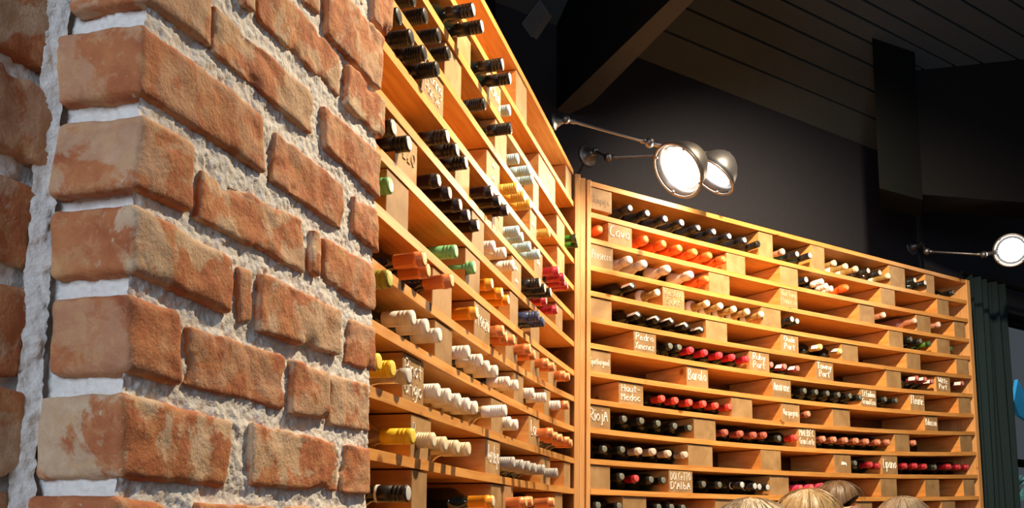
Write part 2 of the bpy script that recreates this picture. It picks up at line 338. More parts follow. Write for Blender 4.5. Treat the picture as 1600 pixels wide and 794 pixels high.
# ------------------------------------------------------------------ brick pier and the wall it stands against
pier = struct(empty('wall_brick', FB.P(0, 0, 0)), 'rough old brick pier with thick pale mortar joints')
pinv = Matrix.Translation(FB.P(0, 0, 0)).inverted()
def fbm(p, sc, o=3): return mnoise.fractal(Vector(p) * sc, 1.0, 2.0, o, noise_basis='PERLIN_ORIGINAL')
def rough_block(corners, depth, off, seed, nx, ny, nz, r, amp, name='brick'):
    """rounded, chipped block: corners = (s,z) TL, TR, BR, BL on the pier plane at stand-off off."""
    TL, TR, BR, BL = [np.array(c) for c in corners]
    ls = 0.5 * (np.linalg.norm(TR - TL) + np.linalg.norm(BR - BL)); lz = 0.5 * (np.linalg.norm(TL - BL) + np.linalg.norm(TR - BR))
    hx, hy, hz = ls / 2, lz / 2, depth / 2
    bm = bmesh.new(); idx = {}
    def vert(i, j, k):
        if (i, j, k) in idx: return idx[(i, j, k)]
        p = Vector(((2 * i / nx - 1) * hx, (2 * j / ny - 1) * hy, (2 * k / nz - 1) * hz))
        rr = r * (1 + 0.6 * mnoise.noise(p * 22 + Vector((seed, 0, 0))))
        core = Vector((max(-hx + rr, min(hx - rr, p.x)), max(-hy + rr, min(hy - rr, p.y)), max(-hz + rr, min(hz - rr, p.z))))
        d = p - core
        nrm = d.normalized() if d.length > 1e-6 else Vector((0, 0, 1))
        q = core + nrm * min(rr, d.length) if d.length > 1e-6 else p
        if d.length < 1e-6:
            pass
        sp = q * 1.0 + Vector((seed * 3.1, seed * 1.7, seed))
        edge = min(hx - abs(p.x), hy - abs(p.y))
        w = amp * (fbm(sp, 14, 3) + 0.55 * fbm(sp, 45, 3))
        ch = fbm(sp + Vector((9, 9, 9)), 20, 2)
        if ch > 0.18 and nz < 12: w -= (ch - 0.18) * 0.020 * max(0.15, 1 - max(edge, 0) / 0.02)
        q = q + nrm * w
        u, v = (q.x / hx + 1) / 2, (q.y / hy + 1) / 2
        st = (TL * (1 - u) + TR * u) * v + (BL * (1 - u) + BR * u) * (1 - v)
        idx[(i, j, k)] = bm.verts.new(FB.P(st[0], off - hz + q.z, st[1])); return idx[(i, j, k)]
    def quad(a, b, c, d): bm.faces.new((vert(*a), vert(*b), vert(*c), vert(*d)))
    for i in range(nx):
        for j in range(ny):
            quad((i, j, nz), (i + 1, j, nz), (i + 1, j + 1, nz), (i, j + 1, nz)); 
    for i in range(nx):
        for k in range(nz):
            quad((i, 0, k), (i + 1, 0, k), (i + 1, 0, k + 1), (i, 0, k + 1)); quad((i, ny, k + 1), (i + 1, ny, k + 1), (i + 1, ny, k), (i, ny, k))
    for j in range(ny):
        for k in range(nz):
            quad((0, j, k + 1), (0, j + 1, k + 1), (0, j + 1, k), (0, j, k)); quad((nx, j, k), (nx, j + 1, k), (nx, j + 1, k + 1), (nx, j, k + 1))
    bmesh.ops.recalc_face_normals(bm, faces=bm.faces)
    me = bpy.data.meshes.new(name); bm.to_mesh(me); bm.free(); me.materials.append(M_BRICK)
    me.polygons.foreach_set('use_smooth', [True] * len(me.polygons))
    o = link(name, me); o.parent = pier; o.matrix_parent_inverse = pinv; return o
BQ = [  # faces measured on the photograph: TL, TR, BR, BL ; C = starts at the near corner of the pier
 ('C', (188, 615), (366, 657), (356, 762), (180, 745)), ('', (393, 660), (527, 693), (527, 768), (391, 759)), ('', (541, 695), (577, 702), (578, 772), (531, 770)),
 ('C', (175, 776), (268, 787), (268, 900), (175, 900)), ('', (306, 787), (430, 792), (430, 895), (306, 900)), ('', (446, 792), (575, 795), (575, 885), (446, 893)),
 ('C', (212, 463), (277, 490), (284, 600), (203, 582)), ('', (297, 512), (447, 557), (445, 641), (289, 601)), ('', (457, 562), (511, 582), (511, 656), (452, 645)), ('', (519, 584), (577, 602), (581, 675), (515, 664)),
 ('C', (195, 312), (364, 404), (360, 490), (190, 417)), ('', (373, 414), (395, 425), (396, 501), (376, 503)), ('', (409, 427), (530, 487), (531, 557), (401, 516)), ('', (548, 498), (586, 513), (589, 581), (539, 568)),
 ('C', (212, 172), (305, 225), (299, 331), (205, 290)), ('', (317, 264), (475, 344), (478, 428), (309, 340)), ('', (486, 357), (500, 365), (498, 434), (484, 425)), ('', (507, 371), (585, 415), (590, 489), (506, 443)),
 ('C', (228, 37), (410, 180), (415, 272), (217, 142)), ('', (432, 204), (535, 291), (538, 362), (425, 282)), ('', (554, 307), (588, 330), (591, 395), (551, 362)),
 ('C', (235, -112), (331, -17), (331, 74), (231, 2)), ('', (335, 8), (488, 147), (489, 211), (333, 80)), ('', (505, 164), (594, 243), (593, 311), (507, 228)),
 ('C', (240, -262), (365, -125), (365, -28), (236, -140)), ('', (376, -85), (396, -65), (396, 20), (378, 5)), ('', (402, -62), (533, 88), (532, 152), (403, 28)), ('', (544, 98), (600, 160), (598, 221), (537, 161)),
 ('', (432, -130), (500, -55), (500, 22), (474, 0)), ('', (508, -42), (600, 61), (594, 142), (510, 56)), ('', (520, -125), (570, -60), (570, 10), (520, -50)), ('', (582, -42), (612, -8), (608, 62), (582, 30))]
for i, (c, *q) in enumerate(BQ):
    st = [list(FB.hit(x, y)) for x, y in q]
    if c: st[0][0] = 0.004 * math.sin(i); st[3][0] = 0.005 * math.cos(i * 2)
    g, gv = 0.0012, 0.0016
    for k, (a, b) in enumerate(((-g, gv), (g, gv), (g, -gv), (-g, -gv))): st[k][0] += a; st[k][1] += b
    w = abs(st[1][0] - st[0][0]); fine = max(8, int(w / 0.0042))
    rough_block(st, 0.098 + 0.006 * math.sin(i * 5), 0.0020 + 0.0022 * math.sin(i * 3.3), i * 7.3 + 1, fine, 20, 22 if c else 5, 0.0085 if c else 0.0055, 0.0026)
WL = -0.100                                      # the wall face left of the pier, set back
LQ = [((-75, -62), (97, 3), (91, 120), (-75, 12)), ((-75, 52), (81, 149), (78, 263), (-75, 180)), ((-75, 236), (64, 302), (66, 424), (-75, 377)),
      ((-75, 430), (53, 455), (48, 580), (-75, 590)), ((-75, 590), (35, 622), (31, 738), (-75, 746)), ((-75, 765), (28, 775), (28, 900), (-75, 905)), ((-75, -210), (104, -140), (98, -22), (-75, -95))]
for i, q in enumerate(LQ):
    st = [list(FB.hit(x, y, WL)) for x, y in q]
    for k, (a, b) in enumerate(((0, .005), (.004, .005), (.004, -.005), (0, -.005))): st[k][0] += a; st[k][1] += b
    rough_block(st, 0.10, WL + 0.003 * math.sin(i * 2), i * 5.1 + 90, 26, 20, 5, 0.008, 0.0030)
# courses above and below, out of the photograph
zt = [FB.hit(205, y)[1] for y in (770,)][0]
for r in range(4):
    for z0 in (zt - 0.088 * (r + 2) + 0.0, 2.34 + 0.088 * r):
        t = 0.0 if r % 2 else -0.0
        for w in ([0.21, 0.10, 0.21] if r % 2 else [0.10, 0.21, 0.20]):
            rough_block([(t, z0 + .072), (t + w, z0 + .072), (t + w, z0), (t, z0)], 0.1, 0.0, r * 3.3 + z0 * 50 + t * 9, 18, 9, 6, 0.010, 0.003); t += w + 0.014
# mortar: a lumpy recessed skin between the bricks over a solid core
def lumpy(fn, nu, nv, nrm, amp, seed):
    m = MB()
    for j in range(nv + 1):
        for i in range(nu + 1):
            p = fn(i / nu, j / nv); d = amp * (0.8 * fbm(p + Vector((seed, 0, 0)), 30, 2) + 0.6 * fbm(p, 120, 2)) + 0.0012 * fbm(p, 330, 1)
            m.v.append(tuple(p + nrm * d))
    for j in range(nv):
        for i in range(nu): a = j * (nu + 1) + i; m.f.append((a, a + 1, a + nu + 2, a + nu + 1)); m.m.append(0)
    return m
N3 = Vector((FB.n[0], FB.n[1], 0)); D3 = Vector((FB.d[0], FB.d[1], 0))
Z0, Z1 = 1.38, 2.36
for mb in (lumpy(lambda u, v: FB.P(0.007 + 0.523 * u, -0.0055, Z0 + (Z1 - Z0) * v), 230, 420, N3, 0.0030, 3),
           lumpy(lambda u, v: FB.P(0.0150, -0.108 + 0.099 * u, Z0 + (Z1 - Z0) * v), 50, 420, -D3, 0.0040, 8),
           lumpy(lambda u, v: FB.P(-0.42 + 0.47 * u, WL - 0.0115, Z0 + (Z1 - Z0) * v), 120, 280, N3, 0.0042, 12),
           lumpy(lambda u, v: FB.P(-0.016 + 0.020 * u, WL - 0.002 + 0.010 * u, Z0 + (Z1 - Z0) * v), 8, 300, N3, 0.004, 31),
           lumpy(lambda u, v: FB.P(0.525, -0.10 + 0.092 * u, Z0 + (Z1 - Z0) * v), 24, 240, D3, 0.003, 21)):
    o = mb.build('mortar', M_MORTAR, smooth=True); o.parent = pier; o.matrix_parent_inverse = pinv
m = MB(); m.box(FB, 0.022, 0.515, -0.105, -0.022, 0, 4.0); m.box(FB, -1.6, 0.022, -0.30, WL - 0.022, 0, 4.0)
o = m.build('mortar_core', M_MORTAR); o.parent = pier; o.matrix_parent_inverse = pinv

# ------------------------------------------------------------------ wine racks
XR = [923.5, 1060, 1200, 1360, 1513]
YR = [[283, 319.8, 357.6, 398.8, 438.8], [331.7, 366.7, 402.9, 439.1, 470], [371.7, 404.4, 437.8, 471.5, 498.6], [415, 443.8, 474, 504.6, 529.7],
      [453.1, 484.1, 510, 535.5, 557.4], [495.6, 520.2, 545.2, 568.3, 586.6], [535.6, 560.3, 582.6, 601.6, 615.6], [579.4, 600.8, 619.1, 635.7, 646.8],
      [623.2, 640.8, 657, 669.3, 674.3], [668.6, 682.6, 695.9, 704.6, 706], [717.3, 726, 734.9, 740.6, 741.7], [763.9, 770, 775.2, 775.9, 775.4]]
SHR = [[(x + (y - 438) * 0.035 * (x > 1500), y) for x, y in zip(XR, ys)] for ys in YR]
SHL = [[(757, 0), (805, 91), (852, 180), (898.7, 271)],
 [(711.6, 0), (738.6, 51), (763, 90.7), (787.6, 132), (815.6, 180), (843.3, 232), (874.8, 280), (898, 318.5)],
 [(671.3, 2.5), (701.5, 53), (729.8, 100), (760.5, 148), (787, 190), (841, 273), (872.3, 329), (897.5, 364)],
 [(617.8, 0), (660.6, 68.7), (696.5, 123), (740, 182), (767.7, 225.4), (801.7, 270), (833, 316.6), (864.7, 361), (896.9, 405)],
 [(621.6, 90), (661.9, 144.2), (692, 184), (716, 216.5), (740, 249), (763, 278), (795.4, 321.7), (832, 365), (876, 420.5), (896, 447)],
 [(598.3, 145.4), (631, 184), (668, 226.6), (706, 274), (740, 316), (782, 365), (815.6, 401.6), (862, 455), (896, 491)],
 [(597, 234), (635, 274), (667, 306.5), (722, 364), (740, 384), (795.4, 438), (832, 474), (872, 511.7), (896, 533)],
 [(590, 316.6), (642, 364.5), (665.7, 386.5), (711, 431.8), (740, 455), (799, 500.4), (828, 525.6), (871, 560), (895, 578)],
 [(585, 406.6), (648, 455), (679.5, 477.7), (740, 524), (771, 545), (818, 577), (843, 591), (873.5, 608), (895, 618)],
 [(580, 496.6), (658, 545), (707, 574), (740, 592), (774, 610), (820.6, 632.5), (873.5, 656.6), (894, 666)],
 [(580, 603.6), (655, 632), (736, 661), (770, 673.5), (828, 695), (876, 709.5), (894, 715)],
 [(580, 701), (644, 714.8), (675.7, 721.5), (740, 736), (783, 744), (841, 755), (894, 763)]]
TH = 0.021; DEPTH = 0.345
class Rack:
    def __init__(self, key, fr, pts, s0, s1, label):
        self.k, self.fr, self.s0, self.s1 = key, fr, s0, s1
        self.pol = []; self.rng = []
        for row in pts:
            sz = np.array([fr.hit(x, y) for x, y in row]); deg = 2 if len(row) > 3 else 1
            self.pol.append(np.polyfit(sz[:, 0], sz[:, 1], deg)); self.rng.append((sz[:, 0].min(), sz[:, 0].max()))
        self.root = empty('wine_rack', fr.P((s0 + s1) / 2, 0, 0)); tag(self.root, label, 'wine rack')
        self.inv = Matrix.Translation(fr.P((s0 + s1) / 2, 0, 0)).inverted()
    def z(self, k, s):               # top of shelf k (0 = the top board) at s
        if k > 11: return self.z(11, s) - 0.117 * (k - 11)
        a, b = self.rng[k]; t = min(max(s, a), b); v = np.polyval(self.pol[k], t)
        if s != t: v += (s - t) * 0.6 * np.polyval(np.polyder(self.pol[k]), t) if abs(s - t) < 0.25 else 0
        return float(v)
    def part(self, name, mb, mats, parent=None, smooth=False):
        o = mb.build(name, mats, smooth=smooth); o.parent = parent or self.root; o.matrix_parent_inverse = self.inv if parent is None else Matrix(); return o
    def shelf(self, k):
        m = MB(); n = 28; ss = [self.s0 + (self.s1 - self.s0) * i / n for i in range(n + 1)]
        th = TH
        for s in ss:
            z = self.z(k, s)
            for p, zz in ((0, z - th), (0, z), (-DEPTH, z), (-DEPTH, z - th)): m.v.append(tuple(self.fr.P(s, p, zz)))
        for i in range(n):
            a = i * 4
            for j in range(4): m.f.append((a + j, a + (j + 1) % 4, a + 4 + (j + 1) % 4, a + 4 + j)[::-1]); m.m.append(0)
        m.f += [(0, 1, 2, 3), tuple(n * 4 + j for j in (3, 2, 1, 0))]; m.m += [0, 0]
        return self.part('shelf', m, M_SHELF[self.k])
    def s_at(self, x, row, p=0.0):   # plan position on the front whose cell centre shows at photo column x
        lo, hi = self.s0 - 0.5, self.s1 + 0.5
        for _ in range(50):
            mid = (lo + hi) / 2; P = self.fr.P(mid, p, (self.z(row, mid) + self.z(row - 1, mid)) / 2)
            if proj(P)[0] < x: lo = mid
            else: hi = mid
        return (lo + hi) / 2
LS1 = FL.hit(897, 540)[0]; RS0 = FR.hit(921.5, 540)[0]; RS1 = FR.hit(1521, 600)[0]
RR = Rack('R', FR, SHR, RS0, RS1, 'tall pine wine rack of bowed shelves on the far wall')
RL = Rack('L', FL, SHL, -0.30, LS1, 'tall pine wine rack on the side wall beside the brick pier')
for R in (RR, RL):
    for k in range(25):
        if R.z(k, R.s0) > 0.08: R.shelf(k)
    zt = R.z(0, (R.s0 + R.s1) / 2)
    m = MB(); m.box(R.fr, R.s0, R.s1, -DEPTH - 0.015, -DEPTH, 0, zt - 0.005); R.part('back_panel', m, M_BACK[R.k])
    m = MB(); m.box(R.fr, R.s0, R.s1, -DEPTH, -0.03, 0, 0.08); R.part('plinth', m, M_SHELF[R.k])
# uprights
def upright(R, fr, s0, s1, p0, p1, z1, lean=0.0):
    m = MB(); P = fr.P
    m.hexa([P(s0, p1, 0), P(s1, p1, 0), P(s1, p0, 0), P(s0, p0, 0), P(s0 + lean, p1, z1), P(s1 + lean, p1, z1), P(s1 + lean, p0, z1), P(s0 + lean, p0, z1)])
    return bevel(R.part('upright', m, M_POST), 0.002)
M_POST = wood('pine_upright', (0.78, 0.44, 0.17), (0.64, 0.30, 0.09), 0, (16, 16, 1.2))
cA, cB = FL.P(LS1, 0, 0), FR.P(RS0, 0, 0)
FC = Frame(cA[:2], (cB - cA)[:2])
def cs(x): return FC.hit(x, 540)[0]
upright(RL, FC, cs(896.5) - .017, cs(905.3) - .017, -0.30, 0.004, FC.hit(901, 272)[1], 0.024)
upright(RR, FC, cs(905.8) - .017, cs(914.8) - .017, -0.28, -0.004, FC.hit(908, 277)[1], 0.024)
upright(RR, FC, cs(915.2) - .019, cs(921.8) - .019, -0.28, 0.003, FC.hit(919, 281)[1], 0.028)
zt = RR.z(0, RS1)
upright(RR, FR, RS1 - 0.004, RS1 + 0.034, -DEPTH, 0.003, zt + 0.002, -0.012)
upright(RL, FL, -0.33, -0.30, -DEPTH, 0.0, RL.z(0, -0.3))

# dark wedges paint in the shade of kerfs and notches on side shelves
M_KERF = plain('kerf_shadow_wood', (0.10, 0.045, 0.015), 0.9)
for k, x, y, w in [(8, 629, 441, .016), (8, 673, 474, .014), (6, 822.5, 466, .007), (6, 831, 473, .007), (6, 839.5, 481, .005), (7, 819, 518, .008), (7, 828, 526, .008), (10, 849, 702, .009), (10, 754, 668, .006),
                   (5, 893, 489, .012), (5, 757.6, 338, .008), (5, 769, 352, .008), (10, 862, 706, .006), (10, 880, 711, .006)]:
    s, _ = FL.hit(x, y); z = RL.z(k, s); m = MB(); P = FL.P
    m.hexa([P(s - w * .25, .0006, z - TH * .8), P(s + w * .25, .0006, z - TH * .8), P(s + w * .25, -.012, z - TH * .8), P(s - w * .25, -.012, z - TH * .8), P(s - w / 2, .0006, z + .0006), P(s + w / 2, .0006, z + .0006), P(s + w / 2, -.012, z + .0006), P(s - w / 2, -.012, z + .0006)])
    RL.part('kerf_shade', m, M_KERF)

# ------------------------------------------------------------------ hand lettering (single-stroke letters)
GL = {
 'A': '0,0 3,10 6,0|1,4 5,4', 'B': '0,0 0,10 4,10 5,8 4,6 0,5 5,4 6,2 4,0 0,0', 'C': '6,9 4,10 1,8 0,5 1,1 4,0 6,1', 'D': '0,0 0,10 4,9 6,6 5,2 0,0',
 'E': '5,10 0,10 0,0 5,0|0,5 4,5', 'F': '0,0 0,10 5,10|0,5 4,5', 'G': '6,9 3,10 0,7 0,3 3,0 6,2 6,5 4,5', 'H': '0,0 0,10|6,0 6,10|0,5 6,5', 'I': '0,0 0,10',
 'L': '0,10 0,0 5,0', 'M': '0,0 0,10 3,4 6,10 6,0', 'O': '3,10 0,7 0,3 3,0 6,3 6,7 3,10', 'P': '0,0 0,10 4,10 6,8 4,5 0,5', 'R': '0,0 0,10 4,10 6,8 4,5 0,5 6,0',
 'S': '6,9 3,10 0,8 2,5 5,4 5,1 2,0 0,1', 'T': '0,10 6,10|3,10 3,0', 'V': '0,10 3,0 6,10', 'W': '0,10 2,0 4,7 6,0 8,10', 'X': '0,0 6,10|0,10 6,0', 'N': '0,0 0,10 6,0 6,10',
 'a': '5,6 2,6 0,3 2,0 5,2 5,6 5,0', 'b': '0,10 0,0 4,1 5,3 3,6 0,4', 'c': '5,5 2,6 0,3 2,0 5,1', 'd': '5,10 5,0 2,0 0,3 2,6 5,4', 'e': '0,3 5,4 3,6 0,4 1,0 5,1', 'f': '4,10 2,9 2,0|0,6 4,6',
 'g': '5,6 2,6 0,3 2,1 5,3 5,6 5,-3 2,-4 0,-2', 'h': '0,10 0,0|0,4 3,6 5,4 5,0', 'i': '0,6 0,0|0,8.5 0,9.2', 'j': '2,6 2,-3 0,-3|2,8.5 2,9.2', 'k': '0,10 0,0|5,6 0,3 5,0', 'l': '0,10 0,1 2,0',
 'm': '0,0 0,6|0,4 2,6 3,4 3,0|3,4 5,6 7,4 7,0', 'n': '0,0 0,6|0,4 3,6 5,4 5,0', 'o': '3,6 0,4 0,2 3,0 5,2 5,4 3,6', 'p': '0,6 0,-4|0,5 3,6 5,3 3,0 0,1', 'q': '5,6 2,6 0,3 2,0 5,2|5,6 5,-4', 'r': '0,0 0,6|0,4 2,6 4,6',
 's': '5,6 1,6 1,4 4,3 4,0 0,0', 't': '2,9 2,1 4,0|0,6 5,6', 'u': '0,6 0,1 3,0 5,2|5,6 5,0', 'v': '0,6 2,0 5,6', 'w': '0,6 1,0 3,5 5,0 7,6', 'x': '0,6 5,0|0,0 5,6', 'y': '0,6 2,1|5,6 1,-4', 'z': '0,6 5,6 0,0 5,0',
 '-': '0,4 4,4', "'": '1,10 0,7', '~': '0,2 1,6 2,1 3,6 4,1 5,5 6,2 7,5 8,1'}
def lettering(block, fr, s0, s1, z0, z1, p, lines, mat, fat=1.0, fill=0.86):
    m = MB(); n = len(lines); W_ = (s1 - s0) * fill; hh = (z1 - z0)
    for li, tx in enumerate(lines):
        adv = sum(((max(float(q.split(',')[0]) for st in GL[c].split('|') for q in st.split()) + 2.2) if c in GL else 3) for c in tx)
        u = min(W_ / adv, hh * (0.50 if n == 1 else 0.33) / 10); x = s0 + (s1 - s0) * 0.5 - adv * u / 2
        zb = z0 + hh * ((0.36,) if n == 1 else (0.58, 0.16))[li] + random.uniform(-.03, .03) * hh
        uz = min(u * 2.0, hh * (0.52 if n == 1 else 0.34) / 10); rad = min(0.0026, max(0.0014, u * 0.78))
        for c in tx:
            if c not in GL: x += 3 * u; continue
            w = 0
            for st in GL[c].split('|'):
                pt = [tuple(map(float, q.split(','))) for q in st.split()]; w = max(w, max(a for a, _ in pt))
                sm = []
                for i in range(len(pt) - 1):            # soften the corners a little
                    a, b = pt[i], pt[i + 1]; sm += [(a[0] * .8 + b[0] * .2, a[1] * .8 + b[1] * .2), (a[0] * .2 + b[0] * .8, a[1] * .2 + b[1] * .8)]
                sm = [pt[0]] + sm + [pt[-1]]
                m.tube([fr.P(x + a * u, p + 0.0004, zb + b * uz) for a, b in sm], rad * fat, 5)
            x += (w + 2.2) * u
    o = m.build('lettering', mat); o.parent = block; o.matrix_parent_inverse = block.matrix_parent_inverse.copy() if False else Matrix.Identity(4); return o

# ------------------------------------------------------------------ spacer blocks, measured: (row, x0, x1, lines, faded)
BLR = [(1, 923.3, 957, ['Champagne'], 1), (1, 1187, 1209), (1, 1268, 1289), (1, 1391, 1415.4), (1, 1447, 1461),
 (2, 951, 988, ['Cava'], 0), (2, 1136, 1165), (2, 1220.8, 1248), (2, 1377, 1399), (2, 1465, 1483),
 (3, 923.3, 959, ['Prosecco'], 0), (3, 1108.5, 1140.6), (3, 1220, 1247, ['Oud Tany', 'Princesa'], 1), (3, 1343.6, 1367.5), (3, 1433, 1455), (3, 1493, 1510),
 (4, 1036, 1070, ['Riesling', 'Sekt'], 1), (4, 1191, 1220.8), (4, 1389.6, 1411.6), (4, 1464.6, 1485),
 (5, 922, 957.5), (5, 1104, 1137), (5, 1222, 1249, ['Oude', 'Port'], 0), (5, 1316, 1342), (5, 1417, 1438.7), (5, 1495, 1514),
 (6, 991, 1026, ['Pedro', 'Ximenez'], 0), (6, 1172, 1203, ['Ruby', 'Port'], 0), (6, 1276, 1303, ['Tawny', 'Port'], 0), (6, 1385.8, 1409), (6, 1464, 1486, ['Witte', 'Port'], 0),
 (7, 921, 956, ['Spatburgund'], 0), (7, 1075, 1108.5, ['Barolo'], 0), (7, 1208, 1237, ['Amarone'], 0), (7, 1346, 1370, ['St Emilion', 'Grand Cru'], 0), (7, 1424, 1446, ['Fleurie'], 0), (7, 1499, 1518),
 (8, 968.7, 1007, ['Haut-', 'Medoc'], 0), (8, 1145, 1177), (8, 1223, 1251, ['Vacqueyras'], 0), (8, 1303, 1330), (8, 1447, 1467, ['Bohusson'], 0),
 (9, 920, 955, ['RiojA'], 0), (9, 1086, 1120), (9, 1249, 1276, ['MALBEC', 'Gran Corte'], 0), (9, 1399, 1422), (9, 1501.5, 1520),
 (10, 1077, 1115), (10, 1190, 1220.8), (10, 1305, 1331, ['  ~'], 0), (10, 1379, 1403, ['Lipano'], 0),
 (11, 919, 955), (11, 1046, 1083, ['DOLCeTTO', "D'AlbA"], 0), (11, 1205.5, 1234.6), (11, 1377, 1402), (11, 1447, 1469), (11, 1507, 1524),
 (12, 975, 1012), (12, 1120, 1150), (12, 1340, 1365), (12, 1420, 1440), (12, 1473, 1494)]
BLL = [(1, 808.5, 825), (1, 887, 896),
 (2, 720, 740), (2, 762, 784, ['Riesling'], 0), (2, 843, 869, ['~', '~'], 0),
 (3, 699, 724), (3, 776, 793.5), (3, 834, 842.7), (3, 872, 884),
 (4, 661, 695.5, ['Rocking', 'Horse'], 0), (4, 764, 784, ['~', '~'], 0), (4, 831, 841, ['~'], 0), (4, 874, 885),
 (5, 715, 737.5), (5, 773, 790, ['~'], 0), (5, 837, 849.6, ['~'], 0),
 (6, 620, 653.5, ['ezzo'], 1), (6, 739, 757.6), (6, 801, 815.6, ['~', '~'], 0), (6, 870, 880.5),
 (7, 606, 640), (7, 728.7, 751), (7, 798.6, 811), (7, 830, 844),
 (8, 679, 708.5), (8, 742.5, 767, ['Proeza'], 0), (8, 793.5, 811), (8, 830.7, 844), (8, 858, 871),
 (9, 682.7, 709), (9, 805.5, 820), (9, 851, 861), (9, 885, 893),
 (10, 635, 667.5, ['Pinot', 'Grigio'], 0), (10, 769, 787), (10, 828, 844, ['Lou'], 0),
 (11, 645, 675.7, ['Pecorino'], 0), (11, 760.8, 782.8, ['Verdejo'], 0), (11, 849, 863), (11, 884, 893),
 (12, 645.5, 669), (12, 771, 787), (12, 788, 803, ['~'], 0), (12, 871, 882)]
for R, lst in ((RR, BLR), (RL, BLL)):
    for b in lst:
        row, x0, x1 = b[:3]; s0, s1 = R.s_at(x0, row), R.s_at(x1, row); sm = (s0 + s1) / 2
        za = R.z(row, sm) ; zb = R.z(row - 1, sm) - TH - 0.003
        if b[:2] == (1, 923.3): za += 0.018
        rec = -0.002 - 0.006 * random.random(); m = MB(); P = R.fr.P
        zl, zr = R.z(row, s0) - R.z(row, sm), R.z(row, s1) - R.z(row, sm)
        tl, tr = R.z(row - 1, s0) - R.z(row - 1, sm), R.z(row - 1, s1) - R.z(row - 1, sm)
        m.hexa([P(s0, rec, za + zl), P(s1, rec, za + zr), P(s1, -0.27, za + zr), P(s0, -0.27, za + zl), P(s0, rec, zb + tl), P(s1, rec, zb + tr), P(s1, -0.27, zb + tr), P(s0, -0.27, zb + tl)], 0, 1)
        o = bevel(R.part('spacer_block', m, [M_BLOCK[R.k], M_END[R.k]]), 0.0012)
        if len(b) > 3:
            t = lettering(o, R.fr, s0, s1, za, zb, rec, b[3], M_CHALK2 if b[4] else M_CHALK, 1.0 if R.k == 'R' else 0.8)
# ------------------------------------------------------------------ bottles
def gl(name, col, rough=0.08, tr=0.0):
    m, nt, N, L, B = nodes(name); B.inputs['Base Color'].default_value = (*col, 1); B.inputs['Roughness'].default_value = rough
    B.inputs['Transmission Weight'].default_value = tr; B.inputs['IOR'].default_value = 1.45; B.inputs['Coat Weight'].default_value = 0.3
    return m
GLASS = {'dark': gl('dark_green_glass', (0.008, 0.013, 0.008)), 'brown': gl('brown_black_glass', (0.020, 0.011, 0.006)), 'green': gl('bright_green_glass', (0.05, 0.16, 0.015), 0.06),
         'gold': gl('golden_wine_glass', (0.34, 0.21, 0.06), 0.06, 0.25), 'pink': gl('pink_wine_glass', (0.50, 0.20, 0.11), 0.06, 0.25), 'clear': gl('clear_glass', (0.62, 0.50, 0.40), 0.05, 0.5)}
_cap = {}
def capmat(col, rough=0.38, metal=0.0):
    key = (col, rough, metal)
    if key not in _cap: _cap[key] = plain('capsule_%d' % len(_cap), col, rough, metal, bump=0.05, bscale=200, var=0.06)
    return _cap[key]
PG = [(0, .028), (.004, .0365), (.19, .0375), (.205, .034), (.218, .022), (.228, .0158), (.24, .0142), (.292, .0135)]
PGS = [(0, .030), (.004, .0395), (.165, .0405), (.185, .036), (.21, .0255), (.24, .0175), (.292, .0145)]
PF = [(.237, .0146), (.238, .0152), (.279, .0155), (.2795, .0166), (.2885, .0166), (.2895, .0156), (.2985, .0156), (.3005, .0143)]
PS = [(.236, .0150), (.237, .0161), (.270, .0161), (.2705, .0153), (.2722, .0153), (.2727, .0163), (.279, .0163), (.2795, .0156), (.281, .0156), (.2815, .0163),
      (.287, .0163), (.2875, .0156), (.289, .0156), (.2895, .0163), (.2990, .0163), (.3005, .0150)]
PRG = [(.236, .0150), (.237, .0161), (.262, .0161)] + [q for i in range(6) for q in ((.2625 + i * .0055, .0152), (.2640 + i * .0055, .0152), (.2645 + i * .0055, .0164), (.2675 + i * .0055, .0164))] + [(.2995, .0163), (.3005, .0150)]
PK = [(.178, .0390), (.19, .0352), (.21, .0268), (.24, .0192), (.258, .0178), (.2595, .0200), (.262, .0212), (.285, .0206), (.296, .0185), (.3005, .0135)]
PC = [(.282, .0150), (.2825, .0165), (.2985, .0165), (.3005, .0152)]
def lathed(name, prof, mats, n=24): 
    m = MB(); m.lathe(prof, n); return m.mesh(name, mats, True)
def band(name, x0, x1, prof, mat, extra=0.0006):
    xs = [x0 + (x1 - x0) * i / 4 for i in range(5)]; px, pr = zip(*prof)
    m = MB(); m.lathe([(x, float(np.interp(x, px, pr)) + extra) for x in xs]); return m.mesh(name, mat, True)
M_PAPER = plain('white_label_paper', (0.80, 0.78, 0.72), 0.8)
def strip_mesh():
    m = MB(); hx = 0.0055
    def bx(x0, x1, z0, z1): m.hexa([(x0, -hx, z0), (x1, -hx, z0), (x1, hx, z0), (x0, hx, z0), (x0, -hx, z1), (x1, -hx, z1), (x1, hx, z1), (x0, hx, z1)])
    bx(.246, .3018, .0150, .0176); bx(.3004, .3018, -.004, .0150); m.v = [tuple(Matrix.Rotation(math.radians(62), 3, 'X') @ Vector(v)) for v in m.v]; return m.mesh('seal_strip', M_PAPER)
def tag_mesh():
    m = MB(); m.hexa([(.262, -.030, -.004), (.300, -.030, -.008), (.300, -.029, -.008), (.262, -.029, -.004), (.262, -.020, .014), (.300, -.020, .010), (.300, -.019, .010), (.262, -.019, .014)]); return m.mesh('neck_tag', M_PAPER)
STRIP, TAGM = strip_mesh(), tag_mesh()
